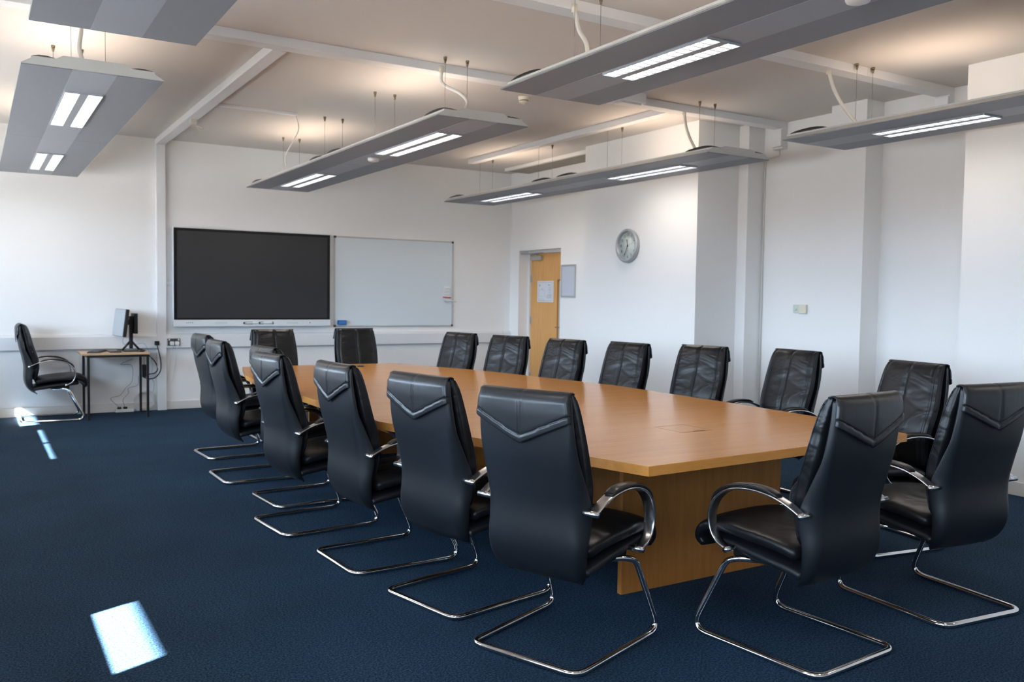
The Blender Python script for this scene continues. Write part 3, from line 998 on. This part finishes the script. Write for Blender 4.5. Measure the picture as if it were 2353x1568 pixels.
def make_chair():
    t = thing('boardroom_chair', 'x', 'chair')
    # outer shell
    bm = bmesh.new()
    rings = []
    nz = 40
    for i in range(nz + 1):
        z = 0.296 + (1.03 - 0.296) * i / nz
        yr, hw, yf = smooth_tab(YR, z), smooth_tab(HW, z), smooth_tab(YFR, z)
        r = max(0.004, min(smooth_tab(RT, z), (yf - yr) * 0.9))
        half = []
        for k in range(8):
            x = (hw - r) * k / 7
            half.append((x, yr + 0.30 * x * x))
        y0 = yr + 0.30 * (hw - r) ** 2
        for k in range(1, 7):
            a = PI / 2 * k / 6
            half.append((hw - r + math.sin(a) * r, y0 + (1 - math.cos(a)) * r))
        ye = max(yf, y0 + r + 0.001)
        for k in range(1, 4):
            half.append((hw - 0.002 * k, y0 + r + (ye - y0 - r) * k / 3))
        line = [(-x, y) for x, y in half[::-1]] + half[1:]
        rings.append([Vector((x, y - OY, z)) for x, y in line])
    loft(bm, rings, False, False)
    o = obj('back_shell', bm, 'shell', t, smooth=True)
    sm = o.modifiers.new('s', 'SOLIDIFY'); sm.thickness = 0.012; sm.offset = -1
    ss = o.modifiers.new('ss', 'SUBSURF'); ss.levels = 1; ss.render_levels = 1
    # front cushion of the back
    tab_b = [(0.455, 0.122), (0.52, 0.112), (0.60, 0.108), (0.68, 0.092), (0.79, 0.060), (0.95, 0.028), (1.01, 0.012), (1.030, 0.010), (1.042, 0.018)]
    tab_f = [(0.455, 0.150), (0.48, 0.166), (0.52, 0.178), (0.59, 0.187), (0.68, 0.176), (0.79, 0.142), (0.93, 0.106), (0.99, 0.088), (1.02, 0.072), (1.034, 0.056), (1.042, 0.034)]
    tab_w = [(0.455, 0.190), (0.48, 0.200), (0.59, 0.206), (0.68, 0.215), (0.80, 0.220), (0.90, 0.214), (1.01, 0.203), (1.042, 0.200)]
    bm = bmesh.new()
    rings = []
    nz = 34
    for i in range(nz + 1):
        z = 0.455 + (1.042 - 0.455) * (i / nz) ** 0.85
        yb_, yf, hw = smooth_tab(tab_b, z), smooth_tab(tab_f, z), smooth_tab(tab_w, z)
        c, h_ = (yb_ + yf) / 2, (yf - yb_) / 2
        ring = []
        for x, y in pad_ring(hw, h_):
            if y > 0 and abs(x) < 0.010:
                y -= 0.010 * (1 - abs(x) / 0.010)
            if y > 0 and abs(abs(x) - (hw - 0.026)) < 0.006:
                y -= 0.004
            if abs(x) > hw * 0.9 and abs(y) < h_ * 0.35:
                x *= 0.985
            if y > 0:   # soft crown of the padding
                y += 0.006 * math.cos(x / hw * PI / 2)
            ring.append(Vector((x, c + y - OY, z)))
        rings.append(ring)
    loft(bm, rings, True, True)
    obj('back_cushion', bm, 'leather', t, smooth=True)
    # seam piping down both edges of the cushion
    for sx_ in (-1, 1):
        bm = bmesh.new()
        P = []
        for i in range(24):
            z = 0.475 + (1.015 - 0.475) * i / 23
            P.append(Vector((sx_ * (smooth_tab(tab_w, z) - 0.004), smooth_tab(tab_f, z) - 0.020 - OY, z)))
        tube(bm, P, 0.0042, 6)
        obj('piping', bm, 'leather', t, smooth=True)
    # folded-over headrest flap with a pointed hem
    bm = bmesh.new()
    rows = []
    nu = 40
    cols = []
    for i in range(nu + 1):
        u = -1 + 2 * i / nu
        zb = 0.845 + (0.938 - 0.845) * abs(u)
        path = [(0.034, 1.035), (0.028, 1.039), (0.018, 1.0415), (0.006, 1.041), (-0.008, 1.036), (-0.019, 1.026), (-0.0255, 1.010)]
        nd = 22
        for k in range(1, nd + 1):
            z = 1.010 + (zb - 1.010) * k / nd
            path.append((smooth_tab(YR, z) - 0.009, z))
        col = []
        for k, (y, z) in enumerate(path):
            hw = 0.205 + 0.013 * min(1, max(0, (1.04 - z) / 0.10))
            x = u * hw
            yy = y + 0.30 * x * x * (1 if k > 4 else k / 5)
            if k > 4 and abs(u) > 0.9:
                yy += 0.010 * ((abs(u) - 0.9) / 0.1) ** 2
            dz = z - zb
            if k > 6:
                if 0.024 < dz < 0.031:
                    yy += 0.004          # stitched groove above the hem
                elif dz <= 0.024:
                    yy -= 0.0025
            if abs(u) < 0.03:
                yy += 0.003              # centre seam
                if k < 4:
                    z -= 0.003
            col.append(Vector((x, yy - OY, z)))
        cols.append(col)
    loft(bm, cols, False, False)
    o = obj('headrest_flap', bm, 'flap', t, smooth=True)
    sm = o.modifiers.new('s', 'SOLIDIFY'); sm.thickness = 0.005; sm.offset = 1
    # stitches along seam and hem
    bm = bmesh.new()
    def stitch(a, b_, n):
        for q in range(n):
            p = a + (b_ - a) * ((q + 0.2) / n)
            e_ = a + (b_ - a) * ((q + 0.75) / n)
            tube(bm, [p, e_], 0.0009, 4)
    def on_flap(u, z):
        hw = 0.205 + 0.013 * min(1, max(0, (1.04 - z) / 0.10))
        x = u * hw
        return Vector((x, smooth_tab(YR, z) - 0.0145 + 0.30 * x * x - OY, z))
    for su in (-0.035, 0.035):
        zz = [0.875 + 0.13 * q / 6 for q in range(7)]
        for za, zb_ in zip(zz, zz[1:]):
            stitch(on_flap(su, za), on_flap(su, zb_), 4)
    for sgn in (-1, 1):
        for q in range(10):
            u0, u1 = q / 10 * 0.97, (q + 1) / 10 * 0.97
            f_ = lambda u: on_flap(sgn * u, 0.845 + 0.093 * u + 0.034)
            stitch(f_(u0), f_(u1), 5)
        zz = [0.965 + 0.045 * q / 4 for q in range(5)]
        for za, zb_ in zip(zz, zz[1:]):
            stitch(on_flap(sgn * 0.955, za), on_flap(sgn * 0.955, zb_), 4)
    obj('stitching', bm, 'stitch', o)
    # seat cushion: swept pad whose front edge rolls under
    cen = [(0.150, 0.418), (0.20, 0.436), (0.30, 0.450), (0.40, 0.458), (0.50, 0.464), (0.565, 0.456), (0.612, 0.428), (0.628, 0.392), (0.608, 0.366)]
    P = catmull([Vector((0, y - OY, z)) for y, z in cen], 5)
    bm = bmesh.new()
    rings = []
    fr = frames(P)
    n = len(P)
    for i, (tt, u, v) in enumerate(fr):
        s = i / (n - 1)
        side = Vector((1, 0, 0))
        upv = side.cross(tt).normalized()
        hw = 0.214 + 0.028 * min(1, s * 2.2)
        th = 0.034
        if i == 0: th, hw = 0.020, hw - 0.014
        elif i == 1: th, hw = 0.030, hw - 0.004
        if s > 0.72: th = 0.034 - 0.010 * (s - 0.72) / 0.28; hw -= 0.02 * (s - 0.72) / 0.28
        ring = []
        for x, y in superel(hw, th, 3.6, 48):
            if y > 0:
                y += 0.006 * math.cos(x / hw * PI / 2)
            ring.append(P[i] + side * x + upv * y)
        rings.append(ring)
    loft(bm, rings, True, True)
    obj('seat_cushion', bm, 'leather', t, smooth=True)
    cen = [(0.125, 0.350), (0.16, 0.360), (0.25, 0.372), (0.38, 0.388), (0.50, 0.403), (0.56, 0.408)]
    P = catmull([Vector((0, y - OY, z)) for y, z in cen], 5)
    bm = bmesh.new()
    rings = []
    n = len(P)
    for i, (tt, u, v) in enumerate(frames(P)):
        side = Vector((1, 0, 0)); upv = side.cross(tt).normalized()
        hw, th = 0.222, 0.028
        if i in (0, n - 1): hw, th = 0.205, 0.016
        rings.append([P[i] + side * x + upv * y for x, y in superel(hw, th, 3.2, 36)])
    loft(bm, rings, True, True)
    obj('seat_shell', bm, 'shell', t, smooth=True)
    # arms
    arm = [(0.088, 0.596), (0.12, 0.614), (0.16, 0.632), (0.22, 0.649), (0.30, 0.657), (0.38, 0.650), (0.445, 0.627), (0.492, 0.588), (0.516, 0.540), (0.520, 0.490), (0.505, 0.444), (0.475, 0.412), (0.432, 0.392)]
    for sx_ in (-1, 1):
        P = catmull([Vector((sx_ * 0.262, y - OY, z)) for y, z in arm], 5)
        bm = bmesh.new()
        rings = []
        n = len(P)
        for i, (tt, u, v) in enumerate(frames(P)):
            s = i / (n - 1)
            side = Vector((1, 0, 0)); nrm = side.cross(tt).normalized()
            hw = 0.020 + 0.007 * math.sin(PI * s)
            th = 0.0062
            rings.append([P[i] + side * x + nrm * y for x, y in superel(hw, th, 3.5, 20)])
        loft(bm, rings, True, True)
        # joint blocks reaching in to the back and the seat, with bolt heads
        def joint(y, z, x_in):
            cyl(bm, (min(sx_ * x_in, sx_ * 0.284), y - OY, z), 0.0115, abs(0.284 - x_in), 'X', 16)
            cyl(bm, (sx_ * 0.284 if sx_ > 0 else sx_ * 0.284 - 0.002, y - OY, z), 0.007, 0.002, 'X', 12)
        joint(0.088, 0.596, 0.205)
        joint(0.432, 0.392, 0.205)
        a = obj('armrest', bm, 'alu', t, smooth=True)
        bm = bmesh.new()
        i0, i1 = int(n * 0.22), int(n * 0.62)
        rings = []
        fr = frames(P)
        for i in range(i0, i1 + 1):
            s = (i - i0) / (i1 - i0)
            tt = fr[i][0]
            side = Vector((1, 0, 0)); nrm = side.cross(tt).normalized()
            th = 0.0085 * min(1, 0.35 + 6 * min(s, 1 - s))
            hw = 0.024 * min(1, 0.8 + 2 * min(s, 1 - s))
            up = nrm if nrm.z > 0 or s > 0.5 else -nrm
            rings.append([P[i] + side * x + up * (y + 0.0062 + th * 0.85) for x, y in superel(hw, th, 2.8, 20)])
        loft(bm, rings, True, True)
        obj('arm_pad', bm, 'pad', a, smooth=True)
    # cantilever frame: one bent tube
    q = 0.250
    zf = 0.0135
    half = [(0.0, 0.30, 0.345), (0.12, 0.32, 0.345), (0.205, 0.415, 0.350), (0.232, 0.465, 0.335), (q + 0.012, 0.618, zf), (q, 0.012, zf), (0.0, 0.012, zf)]
    L1 = [Vector((x, y - OY, z)) for x, y, z in half]
    Pm = L1 + [Vector((-p.x, p.y, p.z)) for p in L1[-2:0:-1]]
    rad = [0.04, 0.04, 0.05, 0.085, 0.06, 0.0001, 0.06, 0.085, 0.05, 0.04, 0.04]
    pts = fillet(Pm + [L1[0]], rad + [0.04], 9)
    bm = bmesh.new()
    tube(bm, pts[:-1], 0.0125, 14)
    obj('cantilever_frame', bm, 'chrome', t, smooth=True)
    bm = bmesh.new()
    bx(bm, -0.19, 0.19, 0.29 - OY, 0.47 - OY, 0.345, 0.375, 0.008)
    obj('seat_bracket', bm, 'blackplastic', t)
    return t


def place(c, x, y, heading, label, group='black leather chairs around the conference table'):
    c.location = (x, y, 0)
    c.rotation_euler = (0, 0, math.radians(heading - 90))
    c['label'] = label
    c['group'] = group
    return c


chairs = []
def rear(x, y, h):
    return (x + OY * math.cos(math.radians(h)), y + OY * math.sin(math.radians(h)), h)
def top(x, y, h):
    return (x + 0.28 * math.cos(math.radians(h)), y + 0.28 * math.sin(math.radians(h)), h)
LBL = [
    (rear(1.752, 2.765, 21), 'black chair on the window side nearest the camera, whole leather back in view'),
    (rear(1.665, 3.50, 12), 'black chair on the window side, second from the near end of the table'),
    (rear(1.556, 4.28, 3), 'black chair on the window side, third from the near end of the table'),
    (rear(1.458, 5.12, 5), 'black chair on the window side, fourth from the near end, overlapping the one behind'),
    (rear(1.625, 5.80, 4), 'black chair on the window side almost hidden behind the fourth chair from the near end'),
    (rear(1.524, 6.70, 1), 'black chair on the window side, second from the screen end, back seen from the side'),
    (rear(1.63, 7.72, 3), 'black chair on the window side nearest the screen wall, behind its neighbour'),
    (top(4.02, 7.50, 193), 'black chair on the door side nearest the screen wall, below the whiteboard edge'),
    (top(4.15, 6.80, 197), 'black chair on the door side standing left of the oak door'),
    (top(4.265, 6.07, 189), 'black chair on the door side covering the lower right of the oak door'),
    (top(4.45, 5.465, 186), 'black chair on the door side directly below the wall clock'),
    (top(4.735, 4.92, 189), 'black chair on the door side in front of the clock wall corner'),
    (top(4.99, 4.25, 176), 'black chair on the door side below the green and white wall plates'),
    (top(4.70, 3.125, 170), 'black chair on the door side at the near corner, partly behind the end chair'),
    (top(2.53, 8.66, 271), 'black chair at the screen end of the table below the dark display'),
    (top(3.43, 8.77, 268), 'black chair at the screen end of the table below the left part of the whiteboard'),
    (rear(2.858, 2.087, 94), 'black chair at the near end of the table showing seat, loop arm and chrome base'),
    (rear(3.75, 2.115, 84), 'black chair at the near right end, back cut by the right edge of view'),
]
c0 = make_chair()
for i, ((x, y, h), lab) in enumerate(LBL):
    c = c0 if i == 0 else dup(c0)
    place(c, x, y, h, lab)
c = dup(c0)
x, y, h = rear(0.40, 10.7125, 0)
place(c, x, y, h, 'lone black leather cantilever chair by the small desk against the back wall', 'black leather chair at the small desk')
del c['group']

# ------------------------------------------------------------------ small desk and its equipment
DX0, DX1, DYF, DYB, DT = 0.985, 1.672, 10.44, 10.985, 0.725
t = thing('small_desk', 'small square desk with beech top and black steel legs by the back wall', 'desk', (0, 0, 0))
obj('desk_top', box(DX0, DX1, DYF, DYB, DT - 0.022, DT, bev=0.003), 'deskwood', t)
for xx in (DX0 + 0.052, DX1 - 0.035):
    for yy in (DYF + 0.01, DYB - 0.035):
        obj('leg', box(xx, xx + 0.025, yy, yy + 0.025, 0, DT - 0.022, bev=0.002), 'darksteel', t)
bm = bmesh.new()
bx(bm, DX0 + 0.077, DX1 - 0.035, DYF + 0.01, DYF + 0.035, DT - 0.047, DT - 0.022)
bx(bm, DX0 + 0.077, DX1 - 0.035, DYB - 0.035, DYB - 0.01, DT - 0.047, DT - 0.022)
bx(bm, DX0 + 0.052, DX0 + 0.077, DYF + 0.035, DYB - 0.035, DT - 0.047, DT - 0.022)
bx(bm, DX1 - 0.035, DX1 - 0.01, DYF + 0.035, DYB - 0.035, DT - 0.047, DT - 0.022)
obj('desk_frame', bm, 'darksteel', t)
# monitor on a post stand, turned away to the left
t = thing('monitor', 'desktop monitor seen edge-on, on a black post stand on the small desk', 'monitor', (1.52, 10.76, DT), math.radians(-85))
# local -y faces the viewer of the screen
bm = bmesh.new()
tl = Matrix.Rotation(math.radians(-7), 4, 'X')
def tilt(bm_):
    for v in bm_.verts:
        v.co = tl @ (v.co - Vector((0, -0.11, 0.33))) + Vector((0, -0.11, 0.33))
bx(bm, -0.25, 0.25, -0.125, -0.085, 0.17, 0.48, 0.006)
tilt(bm)
sc_ = obj('monitor_casing', bm, 'blackplastic', t)
bm = bmesh.new()
bx(bm, -0.245, 0.245, -0.128, -0.1245, 0.175, 0.475)
tilt(bm)
obj('screen', bm, 'screen_reflection', t)
bm = bmesh.new()
bx(bm, -0.022, 0.022, -0.018, 0.018, 0.03, 0.40, 0.004)
bx(bm, -0.035, 0.035, -0.085, -0.015, 0.30, 0.36, 0.004)
obj('stand_post', bm, 'blackplastic', t)
bm = bmesh.new()
for q in (-1, 1):
    tube(bm, [(0.0, 0.0, 0.12), (q * 0.02, 0.09 * q, 0.012)], 0.012, 8)
    tube(bm, [(q * 0.02, 0.09 * q, 0.012), (q * 0.11, 0.12 * q, 0.010)], 0.009, 8)
bx(bm, -0.11, 0.11, -0.10, 0.09, 0.0, 0.010, 0.003)
obj('stand_foot', bm, 'blackplastic', t)
t = thing('mini_computer', 'small black computer mounted behind the monitor post on the desk', 'computer', (1.52, 10.76, DT), math.radians(-85))
bm = bmesh.new()
bx(bm, -0.09, 0.09, 0.02, 0.055, 0.20, 0.43, 0.005)
obj('computer_case', bm, 'blackplastic', t)
bm = bmesh.new()
bx(bm, -0.0915, -0.089, 0.026, 0.048, 0.32, 0.36)
obj('port', bm, 'whiteplastic', t)
# keyboard, mouse, dock
t = thing('keyboard', 'black keyboard lying on the small desk left of the monitor', 'keyboard', (1.16, 10.66, DT), math.radians(70))
bm = bmesh.new()
bx(bm, -0.19, 0.19, -0.06, 0.06, 0.0, 0.014, 0.004)
obj('keyboard_case', bm, 'blackplastic', t)
bm = bmesh.new()
for r_ in range(5):
    for k in range(17):
        bx(bm, -0.18 + k * 0.0213, -0.18 + k * 0.0213 + 0.018, -0.052 + r_ * 0.021, -0.052 + r_ * 0.021 + 0.018, 0.013, 0.021)
obj('key', bm, 'dark', t)['kind'] = 'stuff'
bm = bmesh.new()
lathe(bm, (1.60, 10.60, DT), [(0.034, 0.0), (0.034, 0.015), (0.024, 0.03), (0.006, 0.036)], seg=20)
tag(obj('computer_mouse', bm, 'blackplastic', smooth=True), 'black mouse on the right edge of the small desk', 'mouse')
tag(obj('tablet_case', box(1.27, 1.39, 10.52, 10.72, DT, DT + 0.012, bev=0.004), 'blackplastic'), 'flat black slab lying between keyboard and monitor foot', 'tablet')
# plug, cables, power strip
t = thing('mains_plug', 'black mains plug in the wall trunking right of the small desk', 'plug', (1.835, YB - 0.052, 0.775))
obj('plug_body', box(-0.025, 0.025, -0.04, 0.0, 0.0, 0.05, bev=0.006), 'blackplastic', t)
bm = bmesh.new()
tube(bm, catmull([(0, -0.03, 0.0), (0.01, -0.04, -0.05), (0.035, -0.05, -0.18), (0.03, -0.06, -0.30), (-0.03, -0.08, -0.375), (-0.11, -0.12, -0.385), (-0.17, -0.15, -0.36)], 6), 0.0065, 8)
obj('flex', bm, 'blackplastic', t)
t = thing('power_brick', 'black power brick hanging behind the right legs of the small desk', 'power brick', (1.695, 11.02, 0.40))
obj('brick_body', box(-0.02, 0.025, -0.03, 0.01, 0.0, 0.15, bev=0.006), 'blackplastic', t)
bm = bmesh.new()
tube(bm, catmull([(0.015, -0.02, 0.02), (0.06, -0.03, 0.035), (0.12, -0.03, 0.05), (0.15, -0.02, 0.10), (0.12, -0.01, 0.18), (0.05, 0.0, 0.26), (0.0, 0.0, 0.29)], 6), 0.0065, 8)
tube(bm, catmull([(0.0, -0.01, 0.14), (0.0, -0.01, 0.20), (0.0, -0.01, 0.24), (-0.01, -0.01, 0.27)], 6), 0.003, 6)
obj('flex', bm, 'blackplastic', t)
bm = bmesh.new()
tube(bm, catmull([(1.45, 10.72, 0.90), (1.43, 10.74, 0.85), (1.46, 10.78, 0.80), (1.58, 10.82, 0.80), (1.68, 10.9, 0.80), (1.74, 10.95, 0.70), (1.78, 10.96, 0.55), (1.76, 10.96, 0.40), (1.72, 10.97, 0.28), (1.78, 10.98, 0.22), (1.80, 10.98, 0.32), (1.76, 10.98, 0.42)], 6), 0.003, 6)
tag(obj('monitor_cable', bm, 'bluecable'), 'pale blue cable drooping from the monitor down behind the desk', 'cable')
bm = bmesh.new()
tube(bm, catmull([(1.57, 10.98, 0.62), (1.44, 10.99, 0.56), (1.56, 10.99, 0.54), (1.56, 10.99, 0.36), (1.50, 10.99, 0.29), (1.43, 10.99, 0.20), (1.33, 10.97, 0.17), (1.42, 10.96, 0.06)], 6), 0.003, 6)
tag(obj('grey_cable', bm, 'greycable'), 'thin grey cable looping under the desk to the left plug of the strip', 'cable')
bm = bmesh.new()
tube(bm, catmull([(1.63, 10.99, 0.42), (1.62, 10.99, 0.31), (1.52, 10.98, 0.28), (1.52, 10.98, 0.22), (1.46, 10.97, 0.15), (1.48, 10.96, 0.06)], 6), 0.003, 6)
tag(obj('grey_cable', bm, 'greycable'), 'thin grey cable dropping under the desk to the right plug of the strip', 'cable')
t = thing('power_strip', 'white power strip on the floor under the small desk', 'power strip', (1.38, 10.99, 0))
obj('strip_body', box(0, 0.20, 0, 0.045, 0, 0.035, bev=0.004), 'whiteplastic', t)
for xx in (0.045, 0.11):
    obj('plug', box(xx - 0.02, xx + 0.02, 0.01, 0.045, 0.035, 0.06, bev=0.004), 'blackplastic', t)
bm = bmesh.new()
P = []
rr = random.Random(5)
for k in range(120):
    a = 2 * PI * k / 20
    r_ = 0.105 + 0.012 * math.sin(k * 0.37) + rr.uniform(-0.003, 0.003)
    P.append(Vector((1.70 + math.cos(a) * r_, 11.02 - 0.02 * (k / 120) + 0.004 * math.sin(k), 0.122 + math.sin(a) * r_ * 0.92)))
tube(bm, P, 0.004, 6)
tag(obj('cable_coil', bm, 'whiteplastic'), 'coil of thin white cable leaning on the wall under the desk', 'cable coil')
